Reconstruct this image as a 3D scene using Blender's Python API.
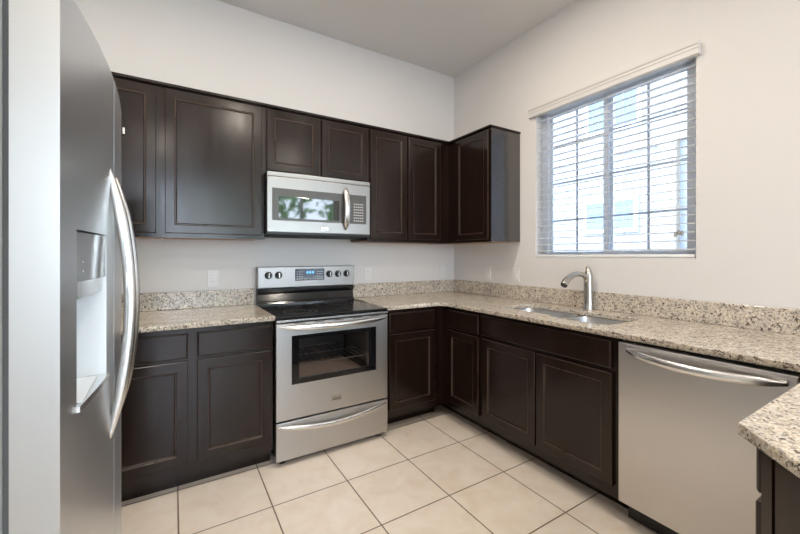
import bpy, bmesh, math, random
from mathutils import Vector, Matrix, noise
random.seed(7)
for o in list(bpy.data.objects):
    bpy.data.objects.remove(o)
SC = bpy.context.scene
COL = SC.collection
PI = math.pi

# ------------------------------------------------------------------ camera
cd = bpy.data.cameras.new('camera'); cam = bpy.data.objects.new('camera', cd); COL.objects.link(cam)
cam.location = (-2.4214, -2.939, 1.276)
cam.rotation_euler = (PI/2, 0, -0.5586)
cd.sensor_width = 36; cd.lens = 370.86/800*36
cd.shift_x = -5.34/800; cd.shift_y = -11.73/800
cd.clip_start = 0.02; cd.clip_end = 200
SC.camera = cam

# ------------------------------------------------------------------ light, sky, exposure
SC.view_settings.view_transform = 'Standard'
SC.view_settings.look = 'None'
SC.view_settings.gamma = 1
SC.view_settings.use_curve_mapping = False
SC.view_settings.exposure = 0.86
SKY = 7.8
CAN_W = 3.2
CAN_COL = (1.0, 0.89, 0.76)
SUN = 1.8
w = bpy.data.worlds.new('sky'); SC.world = w; w.use_nodes = True
nt = w.node_tree; nt.nodes.clear()
wo = nt.nodes.new('ShaderNodeOutputWorld'); bg = nt.nodes.new('ShaderNodeBackground')
tc = nt.nodes.new('ShaderNodeTexCoord'); sx = nt.nodes.new('ShaderNodeSeparateXYZ'); rp = nt.nodes.new('ShaderNodeValToRGB')
nt.links.new(tc.outputs['Generated'], sx.inputs[0]); nt.links.new(sx.outputs['Z'], rp.inputs[0])
rp.color_ramp.elements[0].position = 0.0; rp.color_ramp.elements[0].color = (0.80, 0.89, 1.0, 1)
rp.color_ramp.elements[1].position = 0.6; rp.color_ramp.elements[1].color = (0.42, 0.64, 1.0, 1)
nt.links.new(rp.outputs[0], bg.inputs[0]); bg.inputs[1].default_value = SKY
nt.links.new(bg.outputs[0], wo.inputs[0])
sd = bpy.data.lights.new('sun', 'SUN'); sd.energy = SUN; sd.angle = 0.02; sd.color = (1, 0.95, 0.88)
so = bpy.data.objects.new('sun', sd); COL.objects.link(so)
so.rotation_euler = Vector((0.62, -0.30, -0.95)).to_track_quat('-Z', 'Y').to_euler()
REAR_WIN = [(-3.1, -1.1), (-0.6, 1.15), (1.35, 2.3)]      # x ranges of the windows in the rear wall
YR = -7.0; WZ0, WZ1 = 0.30, 2.85

def area(name, loc, direction, sx_, sy_, power=0, col=(1, 1, 1), portal=False, shape='RECTANGLE', parent=None):
    l = bpy.data.lights.new(name, 'AREA'); l.shape = shape; l.size = sx_; l.size_y = sy_
    l.energy = power; l.color = col
    if portal: l.cycles.is_portal = True
    o = bpy.data.objects.new(name, l); COL.objects.link(o)
    o.rotation_euler = Vector(direction).to_track_quat('-Z', 'Y').to_euler()
    o.location = loc
    if parent is not None:
        o.parent = parent; o.location = Vector(loc) - parent.location
    return o
# daylight that falls in through the windows
for i, (a, b) in enumerate(REAR_WIN):
    area('window_daylight', ((a+b)/2, YR-0.12, (WZ0+WZ1)/2), (0, 1, 0), b-a, WZ1-WZ0, portal=True)
area('window_daylight', (0.14, -1.54, 1.81), (-1, 0, 0), 1.05, 1.09, portal=True)

# ------------------------------------------------------------------ materials
def mat(name, base=(.8, .8, .8), rough=.5, metal=0, **kw):
    m = bpy.data.materials.new(name); m.use_nodes = True
    b = m.node_tree.nodes['Principled BSDF']
    b.inputs['Base Color'].default_value = (*base, 1); b.inputs['Roughness'].default_value = rough
    b.inputs['Metallic'].default_value = metal
    for k, v in kw.items(): b.inputs[k.replace('_', ' ')].default_value = v
    return m
def N(m, t, **kw):
    n = m.node_tree.nodes.new(t)
    for k, v in kw.items():
        if k in n.inputs: n.inputs[k].default_value = v
        else: setattr(n, k, v)
    return n
def L(m, a, b): m.node_tree.links.new(a, b)
def coords(m, scale=(1, 1, 1), loc=(0, 0, 0)):
    t = N(m, 'ShaderNodeTexCoord'); mp = N(m, 'ShaderNodeMapping')
    mp.inputs['Scale'].default_value = scale; mp.inputs['Location'].default_value = loc
    L(m, t.outputs['Object'], mp.inputs[0]); return mp.outputs[0]
def ramp(m, fac, stops):
    r = N(m, 'ShaderNodeValToRGB'); e = r.color_ramp.elements
    while len(e) < len(stops): e.new(.5)
    for x, (p, c) in zip(e, stops): x.position = p; x.color = (*c, 1)
    L(m, fac, r.inputs[0]); return r.outputs[0]
def bsdf(m): return m.node_tree.nodes['Principled BSDF']
def bump(m, h, strength=.2, dist=.002):
    b = N(m, 'ShaderNodeBump'); b.inputs['Strength'].default_value = strength; b.inputs['Distance'].default_value = dist
    L(m, h, b.inputs['Height']); L(m, b.outputs[0], bsdf(m).inputs['Normal'])

def wood_mat(name, lo, hi, rough, scale):
    m = mat(name, lo, rough)
    n = N(m, 'ShaderNodeTexNoise', Scale=1.0, Detail=2.0, Roughness=.5); L(m, coords(m, scale), n.inputs['Vector'])
    L(m, ramp(m, n.outputs['Fac'], [(.3, lo), (.7, hi)]), bsdf(m).inputs['Base Color'])
    n2 = N(m, 'ShaderNodeTexNoise', Scale=1.0, Detail=3.0)
    L(m, coords(m, (scale[0]*.25, scale[1]*.25, scale[2]*.6)), n2.inputs['Vector'])
    mr = N(m, 'ShaderNodeMapRange'); mr.inputs['To Min'].default_value = rough-.08; mr.inputs['To Max'].default_value = rough+.08
    L(m, n2.outputs['Fac'], mr.inputs[0]); L(m, mr.outputs[0], bsdf(m).inputs['Roughness'])
    bsdf(m).inputs['Specular IOR Level'].default_value = .42
    return m
M = {}
M['wood'] = wood_mat('espresso wood', (.0085, .0040, .0026), (.0175, .0085, .0055), .21, (38, 38, 2.5))
M['bead'] = wood_mat('rubbed wood edge', (.028, .015, .010), (.055, .032, .022), .30, (38, 38, 6))
M['endwood'] = wood_mat('varnished espresso panel', (.0080, .0040, .0028), (.0135, .0070, .0050), .22, (38, 38, 2.5))
for k_, v_ in (('Coat Weight', 1.0), ('Coat Roughness', .26), ('Coat IOR', 1.9)): bsdf(M['endwood']).inputs[k_].default_value = v_
M['gap'] = mat('dark cabinet interior', (.006, .005, .005), .7)
M['rawwood'] = mat('pale cabinet underside', (.42, .25, .14), .6)

def wall_mat(name, c):
    m = mat(name, c, .75)
    n = N(m, 'ShaderNodeTexNoise', Scale=55.0, Detail=3.0); L(m, coords(m), n.inputs['Vector'])
    bump(m, n.outputs['Fac'], .10, .002); return m
M['wall'] = wall_mat('warm white wall paint', (.735, .715, .695))
M['ceil'] = wall_mat('ceiling paint', (.74, .72, .71))
M['white'] = mat('white plastic', (.80, .80, .79), .35)
M['plate'] = mat('off-white wall plate', (.76, .745, .73), .4)
M['blind'] = mat('white blind', (.86, .87, .88), .45)
m = M['slat'] = mat('white blind slat', (.88, .89, .90), .45)
tr_ = N(m, 'ShaderNodeBsdfTranslucent'); tr_.inputs[0].default_value = (.85, .88, .92, 1); ms_ = N(m, 'ShaderNodeMixShader'); ms_.inputs[0].default_value = .5
L(m, bsdf(m).outputs[0], ms_.inputs[1]); L(m, tr_.outputs[0], ms_.inputs[2]); L(m, ms_.outputs[0], m.node_tree.nodes['Material Output'].inputs[0])
M['vinyl'] = mat('window vinyl', (.78, .82, .87), .4)
M['trim'] = mat('white painted trim', (.68, .66, .64), .45)

m = M['floor'] = mat('beige floor tile', (.6, .5, .4), .33)
br = N(m, 'ShaderNodeTexBrick', offset=0.0, squash=1.0)
T = 0.4075
br.inputs['Scale'].default_value = 1.0; br.inputs['Brick Width'].default_value = T; br.inputs['Row Height'].default_value = T
br.inputs['Mortar Size'].default_value = .0036; br.inputs['Mortar Smooth'].default_value = .25
br.inputs['Color1'].default_value = (.0, 0, 0, 1); br.inputs['Color2'].default_value = (1, 1, 1, 1)
L(m, coords(m, loc=(.772+3*T*4, .985+T*20, 0)), br.inputs['Vector'])
n1 = N(m, 'ShaderNodeTexNoise', Scale=7.0, Detail=8.0, Roughness=.62, Distortion=.6); L(m, coords(m), n1.inputs['Vector'])
c1 = ramp(m, n1.outputs['Fac'], [(.28, (.76, .65, .54)), (.5, (.82, .73, .63)), (.72, (.86, .79, .70))])
mx = N(m, 'ShaderNodeMixRGB', blend_type='MIX'); L(m, br.outputs['Fac'], mx.inputs[0]); L(m, c1, mx.inputs[1]); mx.inputs[2].default_value = (.20, .145, .105, 1)
L(m, mx.outputs[0], bsdf(m).inputs['Base Color'])
mm = N(m, 'ShaderNodeMath', operation='MULTIPLY'); L(m, br.outputs['Fac'], mm.inputs[0]); mm.inputs[1].default_value = -1.0
bump(m, mm.outputs[0], .6, .003)

m = M['granite'] = mat('speckled granite', (.6, .5, .4), .16)
co = coords(m)
na = N(m, 'ShaderNodeTexNoise', Scale=120.0, Detail=4.0, Roughness=.65, Distortion=.8); L(m, co, na.inputs['Vector'])
nb = N(m, 'ShaderNodeTexNoise', Scale=82.0, Detail=4.0, Roughness=.65, Distortion=.9); L(m, coords(m, loc=(3, 7, 1)), nb.inputs['Vector'])
nc = N(m, 'ShaderNodeTexVoronoi', Scale=120.0); L(m, coords(m, loc=(1, 2, 5)), nc.inputs['Vector'])
nd = N(m, 'ShaderNodeTexNoise', Scale=16.0, Detail=3.0); L(m, coords(m, loc=(9, 2, 5)), nd.inputs['Vector'])
ca = ramp(m, na.outputs['Fac'], [(.30, (.34, .28, .22)), (.44, (.54, .475, .39)), (.54, (.68, .63, .555)), (.68, (.78, .76, .72))])
cb = ramp(m, nb.outputs['Fac'], [(.41, (1, 1, 1)), (.445, (0, 0, 0))])
mx1 = N(m, 'ShaderNodeMixRGB'); L(m, cb, mx1.inputs[0]); L(m, ca, mx1.inputs[1]); mx1.inputs[2].default_value = (.085, .060, .045, 1)
cc = ramp(m, nc.outputs['Color'], [(.78, (0, 0, 0)), (.84, (1, 1, 1))])
mx2 = N(m, 'ShaderNodeMixRGB'); L(m, cc, mx2.inputs[0]); L(m, mx1.outputs[0], mx2.inputs[1]); mx2.inputs[2].default_value = (.30, .285, .27, 1)
cdn = ramp(m, nd.outputs['Fac'], [(.35, (.86, .84, .82)), (.65, (1.08, 1.05, 1.0))])
mx3 = N(m, 'ShaderNodeMixRGB', blend_type='MULTIPLY'); mx3.inputs[0].default_value = 1; L(m, mx2.outputs[0], mx3.inputs[1]); L(m, cdn, mx3.inputs[2])
L(m, mx3.outputs[0], bsdf(m).inputs['Base Color'])

def steel(name, base, rough, scale, b=.15):
    m = mat(name, base, rough, 1.0)
    n = N(m, 'ShaderNodeTexNoise', Scale=1.0, Detail=2.0); L(m, coords(m, scale), n.inputs['Vector'])
    mr = N(m, 'ShaderNodeMapRange'); mr.inputs['To Min'].default_value = rough-.05; mr.inputs['To Max'].default_value = rough+.07
    L(m, n.outputs['Fac'], mr.inputs[0]); L(m, mr.outputs[0], bsdf(m).inputs['Roughness'])
    if b: bump(m, n.outputs['Fac'], b, .0004)
    return m
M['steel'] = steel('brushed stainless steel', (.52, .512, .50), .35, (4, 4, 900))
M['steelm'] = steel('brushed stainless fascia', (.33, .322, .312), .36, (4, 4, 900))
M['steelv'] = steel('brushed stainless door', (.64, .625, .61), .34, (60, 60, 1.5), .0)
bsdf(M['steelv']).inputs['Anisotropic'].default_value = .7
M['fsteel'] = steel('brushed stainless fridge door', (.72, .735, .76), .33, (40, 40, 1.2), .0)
M['chrome'] = mat('polished steel', (.74, .735, .72), .27, 1.0)
M['nickel'] = mat('brushed nickel', (.50, .49, .46), .27, 1.0)
M['sinksteel'] = mat('satin sink steel', (.74, .74, .74), .33, 1.0)
M['fside'] = mat('grey painted fridge side', (.38, .39, .39), .45)
M['fedge'] = steel('pale steel door edge', (.46, .455, .44), .40, (60, 60, 2), .0)
M['bglass'] = mat('black glass', (.006, .006, .007), .04)
M['mglass'] = mat('reflective dark glass', (.02, .021, .022), .04, Specular_IOR_Level=1.0)
M['bplastic'] = mat('black plastic', (.012, .012, .013), .35)
M['enamel'] = mat('black enamel', (.010, .010, .011), .14)
M['keypad'] = mat('dark grey keypad', (.075, .072, .068), .30)
M['mark'] = mat('pale printed mark', (.62, .62, .60), .5)
M['greyglass'] = mat('grey dispenser glass', (.17, .185, .20), .10)
M['liner'] = mat('pale dispenser plastic', (.78, .83, .88), .30)
M['gasket'] = mat('dark rubber gasket', (.10, .10, .10), .7)
M['ovenin'] = mat('dark oven cavity', (.035, .032, .030), .4)
M['ovenfloor'] = mat('pink-tan oven floor painted bright', (.88, .62, .50), .5)  # lit look put into the base colour in place of an oven lamp
M['wire'] = mat('oven wire', (.45, .45, .45), .3, 1.0)
M['blue'] = mat('blue clock digits', (.05, .25, .7), .4)
bsdf(M['blue']).inputs['Emission Color'].default_value = (.15, .5, 1, 1); bsdf(M['blue']).inputs['Emission Strength'].default_value = .8
M['lamp'] = mat('lit lamp lens', (.9, .9, .9), .5)
bsdf(M['lamp']).inputs['Emission Color'].default_value = (1, .86, .68, 1); bsdf(M['lamp']).inputs['Emission Strength'].default_value = 6.0

def glass(name, tint=(1, 1, 1), ior=1.45):
    m = bpy.data.materials.new(name); m.use_nodes = True; t = m.node_tree; t.nodes.clear()
    o = t.nodes.new('ShaderNodeOutputMaterial'); mix = t.nodes.new('ShaderNodeMixShader'); f = t.nodes.new('ShaderNodeFresnel'); f.inputs[0].default_value = ior
    tr = t.nodes.new('ShaderNodeBsdfTransparent'); tr.inputs[0].default_value = (*tint, 1); g = t.nodes.new('ShaderNodeBsdfGlossy'); g.inputs['Roughness'].default_value = .02
    t.links.new(f.outputs[0], mix.inputs[0]); t.links.new(tr.outputs[0], mix.inputs[1]); t.links.new(g.outputs[0], mix.inputs[2]); t.links.new(mix.outputs[0], o.inputs[0])
    return m
M['glass'] = glass('clear window glass')
M['ovenglass'] = glass('smoked oven glass', (.96, .94, .92), 1.6)
M['stucco'] = wall_mat('pale stucco darkened against glare', (.22, .225, .235))  # base colour darkened to keep the daylit facade from washing out
M['cream'] = wall_mat('cream stucco band', (.24, .21, .165))
M['extglass'] = mat('dull blue window glass', (.09, .17, .27), .15)
M['ground'] = mat('sandy ground', (.42, .37, .31), .9)
m = M['leaf'] = mat('green leaves', (.10, .22, .04), .6)
n = N(m, 'ShaderNodeTexNoise', Scale=6.0, Detail=6.0); L(m, coords(m), n.inputs['Vector'])
L(m, ramp(m, n.outputs['Fac'], [(.35, (.09, .22, .03)), (.65, (.36, .60, .18))]), bsdf(m).inputs['Base Color'])
M['bark'] = mat('brown bark', (.12, .08, .05), .9)

# ------------------------------------------------------------------ mesh helpers
def root_loc(p):
    while p is not None and p.parent is not None: p = p.parent
    return p
def obj(name, bm, mats, parent=None, smooth=False, local=False, sub=0):
    me = bpy.data.meshes.new(name)
    if parent is not None and not local:
        bmesh.ops.translate(bm, verts=bm.verts, vec=-root_loc(parent).location)
    bmesh.ops.recalc_face_normals(bm, faces=bm.faces)
    bm.to_mesh(me); bm.free()
    o = bpy.data.objects.new(name, me); COL.objects.link(o)
    for mm_ in (mats if isinstance(mats, (list, tuple)) else [mats]): me.materials.append(M[mm_] if isinstance(mm_, str) else mm_)
    if smooth:
        for p in me.polygons: p.use_smooth = True
        try: me.set_sharp_from_angle(angle=math.radians(38))
        except Exception: pass
    if parent is not None: o.parent = parent
    return o
def thing(name, label, cat, loc=(0, 0, 0), group=None, rz=0):
    o = bpy.data.objects.new(name, None); COL.objects.link(o); o.location = loc; o.rotation_euler = (0, 0, rz); o.empty_display_size = .1
    return tag(o, label, cat, group)
def tag(o, label, cat, group=None):
    o['label'] = label; o['category'] = cat
    if group: o['group'] = group
    return o
def struct(o): o['kind'] = 'structure'; return o
BM = bmesh.new
def box(bm, x0, x1, y0, y1, z0, z1, bev=0, seg=2, mi=0):
    r = bmesh.ops.create_cube(bm, size=1)['verts']
    for v in r:
        v.co = Vector((x0+(v.co.x+.5)*(x1-x0), y0+(v.co.y+.5)*(y1-y0), z0+(v.co.z+.5)*(z1-z0)))
    fs = set(f for v in r for f in v.link_faces)
    for f in fs: f.material_index = mi
    if bev > 0:
        es = list(set(e for v in r for e in v.link_edges))
        bmesh.ops.bevel(bm, geom=es, offset=bev, segments=seg, profile=.5, affect='EDGES', clamp_overlap=True)
    return bm
def bx(*a, **k): return box(BM(), *a, **k)
def prism(bm, pts, z0, z1, mi=0):
    lo = [bm.verts.new((p[0], p[1], z0)) for p in pts]; hi = [bm.verts.new((p[0], p[1], z1)) for p in pts]
    n = len(pts); fs = [bm.faces.new(lo[::-1]), bm.faces.new(hi)]
    for i in range(n): fs.append(bm.faces.new((lo[i], lo[(i+1) % n], hi[(i+1) % n], hi[i])))
    for f in fs: f.material_index = mi
    return bm
def sweep(bm, pts, radii, seg=14, up=(0, 0, 1), cap=True, mi=0, power=2.0):
    """tube along pts; radii = list of (a, b) half sizes across and along `up`"""
    P = [Vector(p) for p in pts]; rings = []
    for i, p in enumerate(P):
        t = (P[min(i+1, len(P)-1)]-P[max(i-1, 0)]).normalized()
        u = Vector(up); s = t.cross(u)
        if s.length < 1e-4: s = t.cross(Vector((1, 0, 0)))
        s.normalize(); u = s.cross(t).normalized()
        a, b = radii[i] if isinstance(radii, list) else radii
        ring = []
        for k in range(seg):
            an = 2*PI*k/seg; c, s_ = math.cos(an), math.sin(an)
            c = math.copysign(abs(c)**(2/power), c); s_ = math.copysign(abs(s_)**(2/power), s_)
            ring.append(bm.verts.new(p+s*(a*c)+u*(b*s_)))
        rings.append(ring)
    for i in range(len(rings)-1):
        for k in range(seg):
            f = bm.faces.new((rings[i][k], rings[i][(k+1) % seg], rings[i+1][(k+1) % seg], rings[i+1][k])); f.material_index = mi
    if cap:
        for r in (rings[0][::-1], rings[-1]):
            f = bm.faces.new(r); f.material_index = mi
    return bm
def lathe(bm, prof, c, axis='z', seg=32, mi=0, cap=True):
    """prof: list of (r, h) along axis from centre c"""
    ax = {'z': (Vector((1, 0, 0)), Vector((0, 1, 0)), Vector((0, 0, 1))), 'y': (Vector((1, 0, 0)), Vector((0, 0, 1)), Vector((0, -1, 0)))}[axis]
    rings = []
    for r, h in prof:
        if r < 1e-6: rings.append([bm.verts.new(Vector(c)+ax[2]*h)])
        else: rings.append([bm.verts.new(Vector(c)+ax[0]*r*math.cos(2*PI*k/seg)+ax[1]*r*math.sin(2*PI*k/seg)+ax[2]*h) for k in range(seg)])
    for A, B in zip(rings, rings[1:]):
        for k in range(seg):
            q = [A[k % len(A)], A[(k+1) % seg % len(A)], B[(k+1) % seg % len(B)], B[k % len(B)]]
            q = [v for i, v in enumerate(q) if v not in q[:i]]
            if len(q) > 2:
                f = bm.faces.new(q); f.material_index = mi
    for r in (rings[0], rings[-1]) if cap else ():
        if len(r) > 2: bm.faces.new(r)
    return bm
def cut(o, cutter_bm, local_of=None):
    """boolean difference, applied"""
    if local_of is not None: bmesh.ops.translate(cutter_bm, verts=cutter_bm.verts, vec=-local_of.location)
    bmesh.ops.recalc_face_normals(cutter_bm, faces=cutter_bm.faces)
    me = bpy.data.meshes.new('cutter'); cutter_bm.to_mesh(me); cutter_bm.free()
    c = bpy.data.objects.new('cutter', me); COL.objects.link(c)
    par = o.parent; o.parent = None
    md = o.modifiers.new('b', 'BOOLEAN'); md.operation = 'DIFFERENCE'; md.solver = 'EXACT'; md.object = c
    bpy.context.view_layer.update()
    dg = bpy.context.evaluated_depsgraph_get()
    new = bpy.data.meshes.new_from_object(o.evaluated_get(dg)); o.modifiers.clear()
    new.name = o.data.name; o.data = new; o.parent = par
    bpy.data.objects.remove(c)
    return o
# local frames: 'B' faces -y (back wall run: u = x, depth toward the room = -y); 'R' faces -x (right wall run: u = -y ... )
def frame_verts(bm, face, u0, plane):
    """map local (u, d, z) -> world. d is distance out from the wall toward the room"""
    for v in bm.verts:
        u, d, z = v.co
        if face == 'B': v.co = Vector((u, -d, z))
        elif face == 'R': v.co = Vector((-d, u, z))
        elif face == 'N': v.co = Vector((u, d, z))          # faces +y
    return bm
def panel_door(u0, u1, z0, z1, d, th=.020, st=.050, rec=.009):
    """recessed-panel door, local (u, d, z); d = plane of its back"""
    bm = BM()
    def ring(i, dd): return [bm.verts.new(p) for p in ((u0+i, dd, z0+i), (u1-i, dd, z0+i), (u1-i, dd, z1-i), (u0+i, dd, z1-i))]
    R = [ring(0, d), ring(0, d+th-.003), ring(.003, d+th), ring(st, d+th), ring(st+.004, d+th-.004), ring(st+.009, d+th-.004), ring(st+.014, d+th-rec)]
    mi = [0, 1, 0, 1, 1, 0]
    for j in range(len(R)-1):
        for k in range(4):
            f = bm.faces.new((R[j][k], R[j][(k+1) % 4], R[j+1][(k+1) % 4], R[j+1][k])); f.material_index = mi[j]
    bm.faces.new(R[-1]); bm.faces.new(R[0][::-1])
    return bm
def slab_front(u0, u1, z0, z1, d, th=.020):
    bm = BM()
    def ring(i, dd): return [bm.verts.new(p) for p in ((u0+i, dd, z0+i), (u1-i, dd, z0+i), (u1-i, dd, z1-i), (u0+i, dd, z1-i))]
    R = [ring(0, d), ring(0, d+th-.006), ring(.003, d+th-.002), ring(.008, d+th)]
    for j in range(3):
        for k in range(4):
            f = bm.faces.new((R[j][k], R[j][(k+1) % 4], R[j+1][(k+1) % 4], R[j+1][k])); f.material_index = (0, 1, 0)[j]
    bm.faces.new(R[-1]); bm.faces.new(R[0][::-1])
    return bm
def lbox(bm, u0, u1, d0, d1, z0, z1, bev=0, mi=0): return box(bm, u0, u1, d0, d1, z0, z1, bev, mi=mi)

# ------------------------------------------------------------------ room shell
H = 3.085
XL = -3.42; XR = 2.4; YB = -3.55
struct(obj('floor', prism(BM(), [(XL-.15, .15), (0.0, .15), (0.0, YB), (XR+.15, YB), (XR+.15, YR-.15), (XL-.15, YR-.15)], -.1, 0), 'floor'))
struct(obj('ceiling', prism(BM(), [(XL-.15, .15), (0.15, .15), (0.15, YB), (XR+.15, YB), (XR+.15, YR-.15), (XL-.15, YR-.15)], H, H+.1), 'ceil'))
struct(obj('wall_back', bx(XL-.15, .15, 0, .15, 0, H), 'wall'))
struct(obj('wall_left', bx(XL-.15, XL, YR-.15, 0, 0, H), 'wall'))
# right wall with the window opening, its edges rounded like plastered drywall
WY0, WY1, WZa, WZb = -2.062, -1.003, 1.251, 2.42
wr = obj('wall_right', bx(0, .15, YB, 0, 0, H), 'wall')
cut(wr, bx(-.2, .3, WY0, WY1, WZa, WZb)); struct(wr)
struct(obj('wall_partition', bx(0.15, XR+.15, YB-.0, YB+.15, 0, H), 'wall'))
struct(obj('wall_far_right', bx(XR, XR+.15, YR-.15, YB, 0, H), 'wall'))
rw = obj('wall_rear', bx(XL, XR, YR-.15, YR, 0, H), 'wall')
for a, b in REAR_WIN: cut(rw, bx(a, b, YR-.3, YR+.2, WZ0, WZ1))
struct(rw)
struct(obj('ground', bx(-30, 40, -40, 30, -.35, -.2), 'ground'))

# rear windows (seen only as reflections)
for i, (a, b) in enumerate(REAR_WIN):
    wn = bpy.data.objects.new('window_%d' % (i+2), None); COL.objects.link(wn); wn.location = ((a+b)/2, YR-.08, WZ0); struct(wn)
    bm = BM(); y0, y1 = YR-.11, YR-.05
    for q in ((a, a+.05, WZ0, WZ1), (b-.05, b, WZ0, WZ1), (a+.05, b-.05, WZ0, WZ0+.05), (a+.05, b-.05, WZ1-.05, WZ1), ((a+b)/2-.035, (a+b)/2+.035, WZ0+.05, WZ1-.05)):
        box(bm, q[0], q[1], y0, y1, q[2], q[3])
    obj('window_frame', bm, 'white', wn)
    obj('window_glass', bx(a+.05, b-.05, YR-.083, YR-.079, WZ0+.05, WZ1-.05), 'glass', wn)

# kitchen window: slider with grids
wn = bpy.data.objects.new('window_1', None); COL.objects.link(wn); wn.location = (.1, (WY0+WY1)/2, WZa); struct(wn)
bm = BM(); fx0, fx1 = .085, .148
e = .034
for q in ((WY0, WY0+e+.012, WZa, WZb), (WY1-e-.012, WY1, WZa, WZb), (WY0, WY1, WZa, WZa+e), (WY0, WY1, WZb-e, WZb)):
    box(bm, fx0, fx1, q[0], q[1], q[2], q[3], .002)
obj('window_frame', bm, 'vinyl', wn)
ymid = -1.527
for nm, ya, yb, xa in (('fixed_sash', ymid-.02, WY1-e, .118), ('sliding_sash', WY0+e+.01, ymid+.035, .094)):
    bm = BM(); s = .030 if nm == 'fixed_sash' else .034
    za, zb = WZa+e, WZb-e
    for q in ((ya, ya+s, za, zb), (yb-s, yb, za, zb), (ya+s, yb-s, za, za+s*.6), (ya+s, yb-s, zb-s*.6, zb)):
        box(bm, xa, xa+.022, q[0], q[1], q[2], q[3], .0015)
    sash = obj(nm, bm, 'vinyl', wn)
    obj('sash_glass', bx(xa+.009, xa+.012, ya+s, yb-s, za+s*.6, zb-s*.6), 'glass', sash)
    bm = BM(); yc = {'fixed_sash': -1.272, 'sliding_sash': -1.774}[nm]
    box(bm, xa+.013, xa+.019, yc-.008, yc+.008, za+s*.6, zb-s*.6)
    for zz in (1.545, 1.835, 2.13): box(bm, xa+.0135, xa+.0185, ya+s, yb-s, zz-.007, zz+.007)
    obj('muntin_grid', bm, 'vinyl', sash)
# shallow painted sill board at the foot of the opening
struct(obj('trim_1', bx(.002, .085, WY0+.001, WY1-.001, WZa-.004, WZa+.010, .003), 'trim'))

# blind
bl = thing('window_blind', 'white two-inch slatted blind lowered over the kitchen window', 'blind', (.03, (WY0+WY1)/2, WZa+.01))
bm = BM()
prof = [(0.0, 2.362), (-.026, 2.362), (-.030, 2.366), (-.030, 2.392), (-.034, 2.398), (-.034, 2.410), (-.040, 2.418), (-.040, 2.428), (0, 2.428)]
A = [bm.verts.new((x-.002, -2.086, z)) for x, z in prof]; B = [bm.verts.new((x-.002, -.960, z)) for x, z in prof]
k = len(prof)
for i in range(k): bm.faces.new((A[i], A[(i+1) % k], B[(i+1) % k], B[i]))
bm.faces.new(A[::-1]); bm.faces.new(B)
obj('valance', bm, 'trim', bl)
obj('head_rail', bx(.006, .062, WY0+.006, WY1-.006, 2.385, 2.415, .002), 'blind', bl)
bm = BM(); ns = 23; z0s, z1s = 1.310, 2.374; tilt = math.radians(7)
for i in range(ns):
    z = z0s+(z1s-z0s)*i/(ns-1); pts = []
    for j in range(5):
        t = j/4-.5; pts.append((.034+.050*t*math.cos(tilt), z+.050*t*math.sin(tilt)+.0022*(1-(2*t)**2)))
    lo = [[bm.verts.new((x, y, zz-.0016)) for x, zz in pts] for y in (WY0+.008, WY1-.008)]
    hi = [[bm.verts.new((x, y, zz+.0016)) for x, zz in pts] for y in (WY0+.008, WY1-.008)]
    for j in range(4):
        bm.faces.new((lo[0][j], lo[0][j+1], lo[1][j+1], lo[1][j])); bm.faces.new((hi[0][j], hi[1][j], hi[1][j+1], hi[0][j+1]))
    for s in (0, 1): bm.faces.new(lo[s]+hi[s][::-1])
    bm.faces.new((lo[0][0], lo[1][0], hi[1][0], hi[0][0])); bm.faces.new((lo[0][4], hi[0][4], hi[1][4], lo[1][4]))
obj('slats', bm, 'slat', bl)
obj('bottom_rail', bx(.010, .058, WY0+.008, WY1-.008, 1.264, 1.282, .003), 'blind', bl)
bm = BM()
for y in (-1.12, -1.40, -1.67, -1.94):
    for x in (.009, .059): sweep(bm, [(x, y, 1.275), (x, y, 2.38)], (.0008, .0008), 5, up=(0, 1, 0))
obj('ladder_cords', bm, 'blind', bl)
bm = BM()
for dy in (0, .012): sweep(bm, [(-.002, -1.985+dy, 2.36), (-.004, -1.985+dy, 1.42)], (.0012, .0012), 6, up=(0, 1, 0))
cdo = obj('lift_cord', bm, 'mark', bl)
bm = BM()
for dy, dz in ((-.012, 0), (.004, .006), (.020, -.004)):
    lathe(bm, [(.002, .03), (.006, .024), (.0085, .004), (.006, 0)], (-.004, -1.985+dy, 1.385+dz), seg=12)
obj('cord_tassels', bm, mat('grey tassel plastic', (.30, .29, .27), .4), cdo, smooth=True)
bm = BM(); sweep(bm, [(-.001, -1.06, 2.34), (-.003, -1.062, 1.62)], (.003, .003), 8, up=(0, 1, 0))
obj('tilt_wand', bm, M['glass'], bl)

# ------------------------------------------------------------------ outside the kitchen window
bd = thing('neighbor_house', 'pale stucco house seen through the kitchen window', 'building', (6, 1, -.2))
o = obj('stucco_wall', bx(5.0, 9, -7, 9, -.2, 6.6), 'stucco', bd)
for (ya, yb, za, zb) in ((.66, 1.62, 3.80, 4.88), (.72, 1.66, 1.80, 2.34), (4.2, 5.2, 3.8, 4.8), (-3.4, -2.2, 3.8, 4.8)):
    bm = BM(); t = .07
    for q in ((ya-t, ya, za-t, zb+t), (yb, yb+t, za-t, zb+t), (ya, yb, za-t, za), (ya, yb, zb, zb+t), ((ya+yb)/2-.025, (ya+yb)/2+.025, za, zb)):
        box(bm, 4.95, 5.0, *q)
    wi = obj('window_surround', bm, 'white', bd)
    obj('pane', bx(4.975, 4.998, ya, yb, za, zb), 'extglass', wi)
obj('band_course', bx(4.93, 5.0, -7, 9, 3.28, 3.42), 'cream', bd)
obj('stone_pier', bx(4.86, 5.0, -.02, .26, -.2, 3.28), 'cream', bd)
obj('eave', bx(4.4, 9.2, -7.4, 9.4, 6.6, 6.8), 'white', bd)

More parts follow.
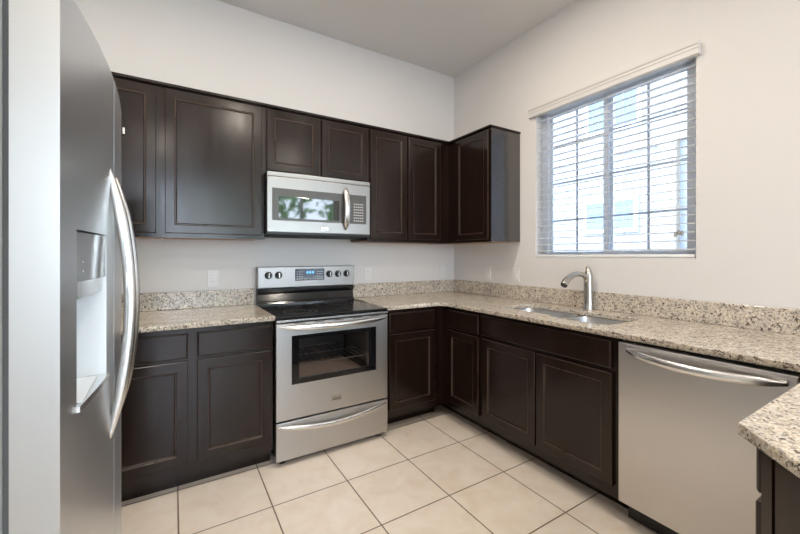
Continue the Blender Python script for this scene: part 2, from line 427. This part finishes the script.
# trees behind the rear windows, seen as reflections in the appliances
def tree(x, y, h, r, label):
    t = thing('leafy_tree', label, 'tree', (x, y, -.2))
    bm = BM(); sweep(bm, [(x, y, -.2), (x+.05, y, h*.4), (x, y+.1, h*.8)], [(.16, .16), (.12, .12), (.05, .05)], 10, up=(0, 1, 0)); obj('trunk', bm, 'bark', t, smooth=True)
    bm = BM(); rnd = random.Random(int(x*10)+5)
    for k in range(900):
        v = Vector((rnd.gauss(0, 1), rnd.gauss(0, 1), rnd.gauss(0, 1))).normalized()*r*(rnd.random()**.4)
        c = Vector((x, y, h*.72))+Vector((v.x, v.y, v.z*1.15)); s = rnd.uniform(.10, .22)
        n_ = Vector((rnd.gauss(0, 1), rnd.gauss(0, 1), rnd.gauss(0, 1))).normalized(); a = n_.orthogonal().normalized()*s; b_ = n_.cross(a).normalized()*s*.7
        m0 = n_*s*.15
        vs = [bm.verts.new(c+q) for q in (-a, -b_+m0, a, b_+m0)]
        bm.faces.new((vs[0], vs[1], vs[2])); bm.faces.new((vs[0], vs[2], vs[3]))
    obj('leaves', bm, 'leaf', t)
tree(.0, -11.5, 4.9, 2.1, 'leafy green tree outside the middle rear window')
tree(4.4, -12.5, 4.4, 1.8, 'leafy green tree outside the rightmost rear window')

# ------------------------------------------------------------------ ceiling lamps: first pair read off glints, the others unseen and added as fill
for i, (x, y, lab) in enumerate(((-1.7, -3.0, 'recessed round ceiling light above the kitchen entrance'), (-1.15, -1.45, 'recessed round ceiling light above the kitchen floor'),
                  (-2.6, -1.45, 'added recessed ceiling fill light in front of the fridge'), 
                  (-2.6, -4.8, 'added recessed ceiling fill light in the living area, beside the left wall'), (-.6, -4.8, 'added recessed ceiling fill light in the middle of the living area'),
                  (1.4, -5.2, 'added recessed ceiling fill light in the far corner of the living area'))):
    t = thing('ceiling_light', lab, 'light', (x, y, H), 'recessed ceiling lights')
    obj('trim_ring', lathe(BM(), [(.062, -.001), (.064, -.006), (.082, -.008), (.086, -.004), (.086, -.001)], (x, y, H), seg=36, cap=False), 'white', t, smooth=True)
    obj('lens', lathe(BM(), [(0, -.003), (.061, -.003), (.061, -.001)], (x, y, H), seg=32), 'lamp', t)
    area('lamp_light', (x, y, H-.02), (0, 0, -1), .12, .12, CAN_W*PI, CAN_COL, shape='DISK', parent=t)

# ------------------------------------------------------------------ refrigerator (local frame: +x = its front, y along its width)
fr = thing('refrigerator', 'tall stainless side-by-side refrigerator with bowed doors and water dispenser', 'refrigerator', (-2.576, -2.140, 0), rz=.0176)
FW = .91
def arc(y, lo=0.0, hi=FW):
    return .034*(1-((y-FW/2)/(FW/2))**2)
def door_poly(ya, yb, back=-.058):
    pts = []; n = 14
    for i in range(n+1):
        y = ya+(yb-ya)*i/n; x = arc(y)
        pts.append((x, y))
    r = .005
    pts[0] = (pts[0][0]-.0, ya+.0); return pts+[(back, yb), (back, ya)]
obj('case', bx(-.78, -.0675, .004, FW-.004, .03, 1.71, .004), 'fside', fr, local=True)
obj('gasket', bx(-.0675, -.0585, .012, FW-.012, .07, 1.70), 'gasket', fr, local=True)
obj('base_grille', bx(-.10, -.06, .02, FW-.02, .012, .055, .003), 'bplastic', fr, local=True)
HT = 1.722
D0, D1 = .070, .283
def freezer_mesh():
    bm = BM(); ya, yb, back, rec = 0, .386, -.058, -.035
    ys = sorted(set([ya, D0, D1, yb]+[ya+(yb-ya)*i/12 for i in range(13) if min(abs(ya+(yb-ya)*i/12-D0), abs(ya+(yb-ya)*i/12-D1)) > .012]))
    zs = [.065, 1.004, 1.322, HT]
    V = {(i, j): bm.verts.new((arc(y), y, z)) for i, y in enumerate(ys) for j, z in enumerate(zs)}
    i0, i1 = ys.index(D0), ys.index(D1); n = len(ys)
    for i in range(n-1):
        for j in range(3):
            if j == 1 and i0 <= i < i1: continue
            bm.faces.new((V[i, j], V[i+1, j], V[i+1, j+1], V[i, j+1]))
    bk = {(i, j): bm.verts.new((back, ys[i], zs[j])) for i in (0, n-1) for j in (0, 3)}
    f = bm.faces.new([V[0, j] for j in range(4)]+[bk[0, 3], bk[0, 0]]); f.material_index = 1
    bm.faces.new([V[n-1, j] for j in range(4)]+[bk[n-1, 3], bk[n-1, 0]])
    bm.faces.new([V[i, 0] for i in range(n)]+[bk[n-1, 0], bk[0, 0]]); bm.faces.new([V[i, 3] for i in range(n)]+[bk[n-1, 3], bk[0, 3]])
    bm.faces.new((bk[0, 0], bk[n-1, 0], bk[n-1, 3], bk[0, 3]))
    R_ = {(i, j): bm.verts.new((rec, ys[i], zs[j])) for i in (i0, i1) for j in (1, 2)}
    for fv in ([V[i0, 1], V[i0, 2], R_[i0, 2], R_[i0, 1]], [V[i1, 1], V[i1, 2], R_[i1, 2], R_[i1, 1]],
               [V[i, 1] for i in range(i0, i1+1)]+[R_[i1, 1], R_[i0, 1]], [V[i, 2] for i in range(i0, i1+1)]+[R_[i1, 2], R_[i0, 2]],
               [R_[i0, 1], R_[i1, 1], R_[i1, 2], R_[i0, 2]]):
        f = bm.faces.new(fv); f.material_index = 2
    return bm
fd = obj('freezer_door', freezer_mesh(), ['fsteel', 'fedge', 'liner'], fr, smooth=True, local=True)
rd = obj('fridge_door', prism(BM(), door_poly(.393, FW), .065, HT), ['fsteel'], fr, smooth=True, local=True)
# dispenser: framed control glass, curved chute band, tray lip
def arcstrip(ya, yb, za, zb, off0, off1, n=8, mi=0):
    return prism(BM(), [(arc(ya+(yb-ya)*i/n)+off1, ya+(yb-ya)*i/n) for i in range(n+1)]+[(arc(yb-(yb-ya)*i/n)+off0, yb-(yb-ya)*i/n) for i in range(n+1)], za, zb)
dp = obj('dispenser_panel', arcstrip(D0+.002, D1-.002, 1.228, 1.318, -.030, -.001), 'greyglass', fd, local=True)
bm = BM()
for zz in (1.245, 1.262): 
    for k in range(6): box(bm, arc(.1)-.003, arc(.1)+.0002, D0+.035+.025*k, D0+.045+.025*k, zz, zz+.003)
bmesh.ops.translate(bm, verts=bm.verts, vec=(.0, 0, 0))
obj('panel_marks', bm, 'mark', fd, local=True)
obj('dispenser_chute', arcstrip(D0+.004, D1-.004, 1.196, 1.2275, -.034, -.006), 'chrome', fd, local=True)
obj('dispenser_tray', arcstrip(D0-.002, D1+.002, .996, 1.0065, -.034, .005), 'chrome', fd, local=True)
obj('tray_grid', bx(-.030, arc(.17)-.006, D0+.02, D1-.02, 1.0066, 1.009, .001), 'liner', fd, local=True)
def fhandle(y, side, par):
    n = 26; pts = []; rad = []
    for i in range(n+1):
        t = i/n; z = .835+(1.484-.835)*t; s = math.sin(PI*t)
        pts.append((arc(y)-.004+.042*s**.85, y, z)); wv = .005+.0095*min(1, s*1.6)
        rad.append((wv, .005+.008*min(1, s*2)))
    # flattened strap, wide along y
    bm = BM(); sweep(bm, pts, rad, 16, up=(1, 0, 0), power=2.6)
    return obj('handle', bm, 'nickel' if False else 'chrome', par, smooth=True, local=True)
fhandle(.338, 0, fd); fhandle(.440, 1, rd)
for y in (.05, FW-.05):
    for x in (-.15, -.68): obj('foot', lathe(BM(), [(.02, 0), (.02, .03)], (x, y, 0), seg=14), 'bplastic', fr, local=True)

# ------------------------------------------------------------------ cabinets
def base_cab(name, label, face, u0, u1, opens, d=.61, toe=.535, group='espresso base cabinets', body=None, d0=.002):
    """opens: list of ('drawer'|'door'|'false', ua, ub, za, zb)"""
    c = {'B': ((u0+u1)/2, -d/2, 0), 'R': (-d/2, (u0+u1)/2, 0)}[face]
    t = thing(name, label, 'cabinet', c, group)
    bm = BM()
    lbox(bm, u0, u1, d0, d, .10, .884)
    obj('carcass', frame_verts(bm, face, 0, 0), 'wood', t)
    bm = BM(); lbox(bm, u0, u1, d0, toe, 0, .0995); obj('toe_kick', frame_verts(bm, face, 0, 0), 'wood', t)
    for k, ua, ub, za, zb in opens:
        if k == 'door': obj('door', frame_verts(panel_door(ua, ub, za, zb, d+.001), face, 0, 0), ['wood', 'bead'], t)
        else: obj('drawer' if k == 'drawer' else 'false_front', frame_verts(slab_front(ua, ub, za, zb, d+.001), face, 0, 0), ['wood', 'bead'], t)
    return t
def wall_cab(label, face, u0, u1, z0, z1, doors, d=.33, d0=.002, st=.047):
    c = {'B': ((u0+u1)/2, -d/2, z0), 'R': (-d/2, (u0+u1)/2, z0)}[face]
    t = thing('wall_cabinet', label, 'cabinet', c, 'espresso wall cabinets')
    bm = BM(); lbox(bm, u0, u1, d0, d, z0+.006, z1)
    obj('carcass', frame_verts(bm, face, 0, 0), 'wood', t)
    bm = BM(); lbox(bm, u0+.012, u1-.012, d0+.001, d-.02, z0, z0+.0055); obj('bottom_panel', frame_verts(bm, face, 0, 0), 'rawwood', t)
    bm = BM(); lbox(bm, u0, u1, d-.019, d, z0-.004, z0+.0055); obj('bottom_rail', frame_verts(bm, face, 0, 0), 'wood', t)
    for ua, ub, za, zb in doors:
        obj('door', frame_verts(panel_door(ua, ub, za, zb, d+.001, st=st), face, 0, 0), ['wood', 'bead'], t)
    return t
UZ0, UZ1 = 1.385, 2.272
ca = wall_cab('dark wall cabinet with a small white latch, partly behind the fridge', 'B', -3.02, -2.487, UZ0, UZ1, [(-2.99, -2.508, 1.408, 2.256)])
wall_cab('dark single-door wall cabinet left of the microwave', 'B', -2.4868, -1.9065, UZ0, UZ1, [(-2.464, -1.926, 1.408, 2.256)])
wall_cab('short two-door dark wall cabinet directly above the microwave', 'B', -1.9063, -1.1405, 1.834, UZ1, [(-1.892, -1.527, 1.848, 2.256), (-1.509, -1.145, 1.848, 2.256)])
wall_cab('tall two-door dark wall cabinet right of the microwave', 'B', -1.1403, -.3325, UZ0, UZ1, [(-1.118, -.788, 1.408, 2.256), (-.768, -.440, 1.408, 2.256)])
ce = wall_cab('dark corner wall cabinet on the window wall with exposed end panel', 'R', -.846, -.002, UZ0, UZ1, [(-.836, -.440, 1.402, 2.256)], d=.33)
obj('end_panel', bx(-.328, -.003, -.8505, -.8465, UZ0+.001, UZ1-.001), 'endwood', ce)
# strip moulding along the top of each run
bm = BM(); box(bm, -3.02, -.002, -.3515, -.002, UZ1+.0005, UZ1+.017, .003)
tag(obj('cabinet_top_molding', bm, ['wood']), 'thin dark moulding along the tops of the back wall cabinets', 'molding')
bm = BM(); box(bm, -.348, -.002, -.860, -.352, UZ1+.0005, UZ1+.017, .004)
obj('top_molding', bm, 'wood', ce)
obj('latch', bx(-2.662, -2.652, -.3575, -.3512, 1.952, 1.988, .001), 'white', ca)

base_cab('base_cabinet', 'dark two-door base cabinet left of the stove, topped by two drawers', 'B', -2.765, -1.911,
         [('drawer', -2.742, -2.356, .722, .856), ('drawer', -2.312, -1.926, .722, .856), ('door', -2.742, -2.356, .152, .706), ('door', -2.312, -1.926, .152, .706)])
base_cab('base_cabinet', 'dark base cabinet hidden behind the fridge in the corner', 'B', XL+.002, -2.7655, [('drawer', -3.38, -2.79, .722, .856), ('door', -3.38, -2.79, .152, .706)])
base_cab('base_cabinet', 'dark single-door base cabinet right of the stove, under one drawer', 'B', -1.137, -.612, [('drawer', -1.110, -.706, .722, .858), ('door', -1.110, -.706, .158, .706)], toe=.492)
base_cab('base_cabinet', 'narrow dark base cabinet between the inner corner and the sink cabinet', 'R', -1.034, -.002, [('drawer', -1.024, -.682, .722, .858), ('door', -1.024, -.682, .158, .706)], toe=.485)
sb = base_cab('sink_cabinet', 'dark two-door sink base cabinet beneath the sink', 'R', -1.978, -1.0345,
         [('false', -1.944, -1.046, .728, .862), ('door', -1.499, -1.062, .160, .706), ('door', -1.950, -1.509, .160, .706)], toe=.485)
# hollow of the sink cabinet so that the bowls hang inside it
cut(sb.children[0], bx(-.59, -.02, -1.96, -1.05, .15, .95), local_of=sb)

# dishwasher
dw = thing('dishwasher', 'stainless steel dishwasher between the sink cabinet and the peninsula', 'dishwasher', (-.31, -2.283, 0))
obj('tub', bx(-.60, -.01, -2.583, -1.983, .105, .872), 'bplastic', dw)
obj('toe_panel', bx(-.545, -.02, -2.583, -1.983, 0.004, .104), 'bplastic', dw)
obj('door', bx(-.640, -.6005, -2.584, -1.986, .118, .868, .004), 'steelv', dw)
pts = []; rad = []
for i in range(31):
    t = i/30; s = math.sin(PI*t)
    pts.append((-.645-.055*s**.8, -2.028-.530*t, .836-.012*s)); rad.append((.006+.008*min(1, s*3), .008+.011*min(1, s*2.5)))
h = obj('handle', sweep(BM(), pts, rad, 16, power=2.5), 'chrome', dw, smooth=True)
for y in (-2.050, -2.560): obj('handle_mount', bx(-.652, -.6405, y, y+.024, .828, .848, .003), 'chrome', h)

# peninsula cabinet
pn = thing('peninsula_cabinet', 'dark angled-end base cabinet under the peninsula counter', 'cabinet', (-.8, -3.0, 0), 'espresso base cabinets')
obj('carcass', prism(BM(), [(-.004, -2.676), (-1.352, -2.676), (-1.63, -2.954), (-1.63, -3.32), (-.004, -3.32)], .10, .884), 'wood', pn)
obj('toe_kick', prism(BM(), [(-.02, -2.75), (-1.32, -2.75), (-1.56, -2.99), (-1.56, -3.26), (-.02, -3.26)], 0, .0995), 'wood', pn)
for k, a, b, za, zb in (('drawer', -1.337, -.72, .758, .872), ('door', -1.337, -1.035, .158, .738), ('door', -1.022, -.72, .158, .738)):
    g = (panel_door if k == 'door' else slab_front)(a, b, za, zb, -2.675)
    obj(k, frame_verts(g, 'N', 0, 0), ['wood', 'bead'], pn)
# angled end: corner stile and flat panel
c45 = math.sqrt(.5)
def diag(t0, t1, off0, off1, z0, z1):
    a = Vector((-1.352, -2.676)); dv = Vector((-c45, -c45)); nv = Vector((-c45, c45))
    return prism(BM(), [tuple(a+dv*t0+nv*off0), tuple(a+dv*t1+nv*off0), tuple(a+dv*t1+nv*off1), tuple(a+dv*t0+nv*off1)], z0, z1)
obj('corner_stile', diag(0, .030, .001, .008, .10, .883), 'wood', pn)
obj('end_panel', diag(.034, .39, .001, .005, .10, .883), 'wood', pn)

# ------------------------------------------------------------------ countertops
def slab(name, outline, holes, z0, z1, mats, parent=None, bev=.004):
    cu = bpy.data.curves.new(name, 'CURVE'); cu.dimensions = '2D'; cu.fill_mode = 'BOTH'; cu.extrude = (z1-z0)/2-bev; cu.bevel_depth = bev; cu.bevel_resolution = 2; cu.offset = -bev
    for loop in [outline]+holes:
        sp = cu.splines.new('POLY'); sp.points.add(len(loop)-1); sp.use_cyclic_u = True
        for p, q in zip(sp.points, loop): p.co = (q[0], q[1], 0, 1)
    t = bpy.data.objects.new('tmp', cu); COL.objects.link(t); bpy.context.view_layer.update()
    me = bpy.data.meshes.new_from_object(t.evaluated_get(bpy.context.evaluated_depsgraph_get())); bpy.data.objects.remove(t)
    bm = BM(); bm.from_mesh(me); bmesh.ops.remove_doubles(bm, verts=bm.verts, dist=1e-5)
    bmesh.ops.translate(bm, verts=bm.verts, vec=(0, 0, (z0+z1)/2))
    return obj(name, bm, mats, parent)
def rrect(x0, x1, y0, y1, r, n=8):
    out = []
    for cx, cy, a0 in ((x1-r, y1-r, 0), (x0+r, y1-r, PI/2), (x0+r, y0+r, PI), (x1-r, y0+r, 1.5*PI)):
        for i in range(n+1): a = a0+PI/2*i/n; out.append((cx+r*math.cos(a), cy+r*math.sin(a)))
    return out
CZ0, CZ1 = .8855, .9135
CF = .655
def splash(x0, x1, y0, y1, par): return obj('backsplash', bx(x0, x1, y0, y1, CZ1+.0003, 1.030, .003), 'granite', par)
lc = thing('granite_countertop', 'short run of beige speckled granite counter left of the stove', 'countertop', (-2.6, -.33, CZ0))
slab('slab', [(XL+.003, -.003), (-1.909, -.003), (-1.909, -CF), (XL+.003, -CF)], [], CZ0, CZ1, 'granite', lc)
splash(XL+.003, -1.912, -.022, -.003, lc)
rc = thing('granite_countertop', 'beige speckled granite counter wrapping the corner, sink and peninsula', 'countertop', (-.33, -1.5, CZ0))
ci = []
for i in range(7):
    a = PI/2*i/6; r = .07; ci.append((-CF-r+r*math.sin(a), -CF-r+r*math.cos(a)))
out = [(-.003, -.003), (-1.139, -.003), (-1.139, -CF)]+ci+[(-CF, -2.638), (-1.380, -2.638), (-1.70, -2.958), (-1.70, -3.42), (-.003, -3.42)]
SH = [(-.165-.05+.05*math.cos(PI/2*i/6), -1.085-.05+.05*math.sin(PI/2*i/6)) for i in range(7)]
SH += [(-.475+.07-.07*math.sin(PI/2*i/6), -1.085-.07+.07*math.cos(PI/2*i/6)) for i in range(7)]
SH += [(-.475, -1.45), (-.480, -1.485), (-.500, -1.515), (-.522, -1.545), (-.530, -1.585)]
SH += [(-.530+.08-.08*math.cos(PI/2*i/6), -1.865+.08-.08*math.sin(PI/2*i/6)) for i in range(7)]
SH += [(-.165-.06+.06*math.sin(PI/2*i/6), -1.865+.06-.06*math.cos(PI/2*i/6)) for i in range(7)]
slab('slab', out, [SH], CZ0, CZ1, 'granite', rc, bev=.004)
splash(-1.137, -.003, -.022, -.003, rc); splash(-.022, -.003, -3.42, -.0225, rc)
# sink
sk = thing('kitchen_sink', 'stainless undermount double-bowl sink set in the granite below the window', 'sink', (-.33, -1.47, .68))
BW = ((-.485, -.155, -1.488, -1.075), (-.540, -.155, -1.875, -1.514))
for (x0, x1, y0, y1) in BW:
    bm = BM(); rings = []
    for off, r, z in ((-.002, .052, CZ0-.0012), (.005, .055, CZ0-.004), (.012, .06, .80), (.016, .06, .76), (.018, .055, .712), (.045, .05, .698)):
        rings.append([bm.verts.new((p[0], p[1], z)) for p in rrect(x0+off, x1-off, y0+off, y1-off, r)])
    for A, B in zip(rings, rings[1:]):
        n = len(A)
        for k in range(n): bm.faces.new((A[k], A[(k+1) % n], B[(k+1) % n], B[k]))
    bm.faces.new(rings[-1])
    b = obj('bowl', bm, 'sinksteel', sk, smooth=True)
    md = b.modifiers.new('wall', 'SOLIDIFY'); md.thickness = .0012; md.offset = -1 if False else 1
    obj('drain', lathe(BM(), [(0, .004), (.020, .004), (.024, .008), (.042, .007), (.044, .001)], ((x0+x1)/2+.03, (y0+y1)/2, .698), seg=28), 'chrome', b, smooth=True)
obj('divider', bx(-.500, -.158, -1.5135, -1.4885, CZ0-.010, CZ0-.002, .003), 'sinksteel', sk)
# faucet
fx, fy = -.062, -1.480
fc = thing('kitchen_faucet', 'brushed nickel faucet with arched spout behind the sink', 'faucet', (fx, fy, CZ1))
obj('body', lathe(BM(), [(.034, .0), (.034, .004), (.031, .010), (.030, .05), (.0285, .18), (.029, .215), (.026, .235), (.0, .24)], (fx, fy, CZ1+.0002), seg=28), 'nickel', fc, smooth=True)
pts = [(fx+.0, fy, 1.06), (fx-.012, fy, 1.10), (fx-.035, fy, 1.135), (fx-.075, fy, 1.150), (fx-.125, fy, 1.154), (fx-.175, fy, 1.146), (fx-.215, fy, 1.130), (fx-.245, fy, 1.108), (fx-.262, fy, 1.088)]
rad = [(.016, .016)]*5+[(.0175, .0175), (.020, .020), (.0225, .0225), (.023, .023)]
sp = obj('spout', sweep(BM(), pts, rad, 18, up=(0, 1, 0)), 'nickel', fc, smooth=True)
dvv = (Vector(pts[-1])-Vector(pts[-2])).normalized()
obj('spray_tip', sweep(BM(), [Vector(pts[-1])+dvv*.0005, Vector(pts[-1])+dvv*.007], (.0195, .0195), 18, up=(0, 1, 0)), 'bplastic', sp)
obj('lever', sweep(BM(), [(fx, fy, 1.130), (fx+.002, fy, 1.155), (fx+.004, fy+.003, 1.180), (fx-.002, fy+.008, 1.204)], [(.027, .027), (.026, .024), (.018, .015), (.009, .008)], 16, up=(0, 1, 0)), 'nickel', fc, smooth=True)

# ------------------------------------------------------------------ stove
RX0, RX1 = -1.9035, -1.1435
st = thing('electric_range', 'freestanding stainless electric stove with black glass cooktop', 'stove', ((RX0+RX1)/2, -.33, 0))
body = obj('body', bx(RX0+.002, RX1-.002, -.618, -.012, .05, .868), 'enamel', st)
cut(body, bx(-1.80, -1.25, -.70, -.12, .455, .80), local_of=st)
body.data.materials.append(M['ovenin'])
for p in body.data.polygons:
    c = p.center+st.location*0
    wc = p.center+st.location
    if -1.801 < wc.x < -1.249 and .454 < wc.z < .801 and wc.y > -.617: p.material_index = 1
obj('oven_floor', bx(-1.790, -1.26, -.60, -.125, .458, .464), 'ovenfloor', body)
bm = BM()
for k in range(13): x = -1.78+.0425*k; sweep(bm, [(x, -.60, .585), (x, -.13, .585)], (.002, .002), 6)
for y in (-.60, -.36, -.13): sweep(bm, [(-1.795, y, .583), (-1.255, y, .583)], (.003, .003), 6)
obj('oven_rack', bm, 'wire', body)
# door with window opening
dr = obj('oven_door', bx(RX0, RX1, -.660, -.622, .276, .862, .004), 'steel', st)
cut(dr, bx(-1.768, -1.29, -.70, -.60, .515, .762), local_of=st)
bm = BM()
wx0, wx1, wz0, wz1 = -1.812, -1.236, .487, .785; ix0, ix1, iz0, iz1 = -1.768, -1.290, .520, .762
for q in ((wx0, ix0, wz0, wz1), (ix1, wx1, wz0, wz1), (ix0, ix1, wz0, iz0), (ix0, ix1, iz1, wz1)): box(bm, q[0], q[1], -.6615, -.6602, q[2], q[3])
obj('window_border', bm, 'bglass', dr)
obj('window_glass', bx(ix0, ix1, -.6612, -.6590, iz0, iz1), 'ovenglass', dr)
def bow(xa, xb, za, zmid, y0, out_, a, b, n=28):
    pts = []; rad = []
    for i in range(n+1):
        t = i/n; s = math.sin(PI*t); pts.append((xa+(xb-xa)*t, y0-out_*s**.7, za+(zmid-za)*s)); rad.append((.004+a*min(1, s*3), .005+b*min(1, s*2.5)))
    return sweep(BM(), pts, rad, 16, power=2.5)
obj('handle', bow(-1.886, -1.160, .842, .832, -.663, .048, .008, .013), 'chrome', dr, smooth=True)
for k in range(5): obj('vent_slot', bx(-1.80+.13*k, -1.73+.13*k, -.6606, -.6600, .856, .860), 'bplastic', dr)
def badge(xc, zc, w, hh, y, par):
    b = obj('badge', bx(xc-w/2, xc+w/2, y-.003, y-.0003, zc-hh/2, zc+hh/2, .001), 'nickel', par)
    bm = BM()
    for k in range(5): box(bm, xc-w*.36+w*.15*k, xc-w*.26+w*.15*k, y-.0036, y-.003, zc-hh*.28, zc-hh*.02)
    box(bm, xc-w*.36, xc+w*.36, y-.0036, y-.003, zc+hh*.14, zc+hh*.20)
    obj('badge_relief', bm, 'bplastic', b)
badge(-1.524, .352, .070, .036, -.660, dr)
dr2 = obj('storage_drawer', bx(RX0, RX1, -.660, -.622, .036, .266, .004), 'steel', st)
obj('handle', bow(-1.888, -1.158, .244, .206, -.661, .030, .006, .011), 'chrome', dr2, smooth=True)
for x in (RX0+.05, RX1-.05):
    for y in (-.60, -.08): obj('foot', lathe(BM(), [(.018, 0), (.018, .012), (.010, .014), (.010, .05)], (x, y, 0), seg=16), 'bplastic', st)
ct = obj('cooktop', bx(RX0-.001, RX1+.001, -.664, -.088, .869, .906, .006, 3), 'enamel', st)
obj('cooktop_trim', bx(RX0+.001, RX1-.001, -.6665, -.6645, .872, .884, .0008), 'chrome', ct)
bm = BM()
for x, y, r in ((-1.71, -.50, .105), (-1.34, -.50, .085), (-1.71, -.24, .075), (-1.34, -.24, .10), (-1.525, -.20, .05)):
    for rr in (r, r*.62): lathe(bm, [(rr-.0008, .9060), (rr-.0008, .9063), (rr+.0008, .9063), (rr+.0008, .9060)], (x, y, 0), seg=56, cap=False)
obj('burner_rings', bm, 'keypad', ct)
# backguard: sloping black apron and stainless console
bm = BM()
pr = [(-.014, .870), (-.0875, .870), (-.0875, .915), (-.075, .935), (-.062, .985), (-.074, 1.0), (-.080, 1.012), (-.080, 1.030), (-.014, 1.030)]
A = [bm.verts.new((RX0, y, z)) for y, z in pr]; B = [bm.verts.new((RX1, y, z)) for y, z in pr]; k = len(pr)
for i in range(k): bm.faces.new((A[i], A[(i+1) % k], B[(i+1) % k], B[i]))
bm.faces.new(A[::-1]); bm.faces.new(B)
obj('backguard', bm, 'enamel', st)
cs = obj('control_console', bx(RX0, RX1, -.086, -.014, 1.0305, 1.190, .006, 3), 'steelm', st)
ds = obj('clock_display', bx(-1.632, -1.401, -.0885, -.0864, 1.080, 1.172, .001), 'bglass', cs)
bm = BM()
for k in range(3): box(bm, -1.545+.022*k, -1.531+.022*k, -.0891, -.0887, 1.134, 1.152)
obj('clock_digits', bm, 'blue', ds)
bm = BM()
for ix in range(3):
    for iz in range(4): box(bm, -1.462+.018*ix, -1.450+.018*ix, -.0891, -.0887, 1.092+.018*iz, 1.096+.018*iz)
obj('display_keys', bm, 'mark', ds)
bm = BM(); rnd = random.Random(3)
for ix in range(3):
    for iz in range(4):
        box(bm, -1.622+.018*ix, -1.610+.018*ix, -.0891, -.0887, 1.092+.018*iz, 1.096+.018*iz)
obj('display_keys', bm, 'mark', ds)
for x in (-1.829, -1.756, -1.360, -1.287, -1.213):
    kb = obj('knob', lathe(BM(), [(.027, 0), (.027, .004), (.021, .006), (.019, .022), (.016, .025), (0, .025)], (x, -.0862, 1.127), axis='y', seg=28), 'bplastic', cs, smooth=True)
    obj('knob_grip', bx(x-.0045, x+.0045, -.118, -.1115, 1.109, 1.145, .002), 'nickel', kb)
    bm = BM()
    for k in range(9):
        a = -2.2+4.4*k/8; cx_, cz_ = x+.033*math.sin(a), 1.127+.033*math.cos(a)
        box(bm, cx_-.0012, cx_+.0012, -.0866, -.0861, cz_-.0012, cz_+.0012)
    obj('dial_marks', bm, 'bplastic', kb)

# ------------------------------------------------------------------ microwave
MX0, MX1 = -1.9045, -1.159
mw = thing('microwave', 'stainless over-the-range microwave mounted above the stove', 'microwave', ((MX0+MX1)/2, -.2, 1.40))
obj('case', bx(MX0+.003, -1.1425, -.385, -.004, 1.418, 1.830), 'bplastic', mw)
obj('base_vent', bx(MX0+.02, MX1-.02, -.375, -.05, 1.408, 1.4178), 'gap', mw)
dd = obj('door', bx(MX0, MX1, -.412, -.3855, 1.430, 1.797, .003), 'steelm', mw)
obj('top_grille', bx(MX0, MX1, -.410, -.3855, 1.7995, 1.829, .003), 'steelm', mw)
fw_ = obj('black_window_frame', bx(-1.873, -1.338, -.4145, -.4122, 1.508, 1.722, .001), 'keypad', dd)
obj('window_glass', bx(-1.832, -1.407, -.4160, -.4147, 1.524, 1.668, .0005), 'mglass', fw_)
kp = obj('control_panel', bx(-1.335, -1.190, -.4145, -.4122, 1.508, 1.722, .001), 'keypad', dd)
bm = BM()
for ix in range(5):
    for iz in range(7): box(bm, -1.292+.0165*ix, -1.283+.0165*ix, -.4150, -.4146, 1.527+.0205*iz, 1.534+.0205*iz)
obj('keypad_marks', bm, 'mark', kp)
pts = []; rad = []
for i in range(25):
    t = i/24; s = math.sin(PI*t); pts.append((-1.357, -.413-.040*s**.8, 1.463+.305*t)); rad.append((.009+.014*min(1, s*2), .004+.008*min(1, s*3)))
obj('handle', sweep(BM(), pts, rad, 16, up=(0, 1, 0), power=2.6), 'chrome', dd, smooth=True)
badge(-1.515, 1.462, .052, .024, -.412, dd)

# ------------------------------------------------------------------ outlets and switches
def plate(face, u, z, label, kind):
    g = BM(); lbox(g, u-.035, u+.035, .0003, .006, z-.058, z+.058, .002)
    loc = (u, -.003, z) if face == 'B' else (-.003, u, z)
    t = thing('wall_outlet' if kind == 'o' else 'light_switch', label, 'outlet' if kind == 'o' else 'switch', loc, 'white wall plates above the backsplash')
    pl = obj('plate', frame_verts(g, face, 0, 0), 'plate', t)
    if kind == 'o':
        for dz in (-.022, .022):
            g = BM(); lbox(g, u-.016, u+.016, .006, .0075, z+dz-.014, z+dz+.014, .001); r = obj('socket', frame_verts(g, face, 0, 0), 'white', t)
            g = BM()
            for du in (-.006, .006): lbox(g, u+du-.001, u+du+.001, .0075, .0078, z+dz-.004, z+dz+.006)
            obj('slots', frame_verts(g, face, 0, 0), 'keypad', r)
    else:
        g = BM(); lbox(g, u-.016, u+.016, .006, .009, z-.033, z+.033, .002); obj('rocker', frame_verts(g, face, 0, 0), 'white', t)
plate('B', -2.185, 1.112, 'white wall outlet above the granite left of the stove', 'o')
plate('B', -.975, 1.112, 'white wall outlet just right of the stove, above the backsplash', 'o')
plate('B', -.150, 1.112, 'white wall outlet on the back wall beside the room corner', 'o')
plate('R', -.480, 1.112, 'white wall plate on the window wall nearest the room corner', 'o')
plate('R', -.810, 1.112, 'white switch plate on the window wall nearest the window', 's')
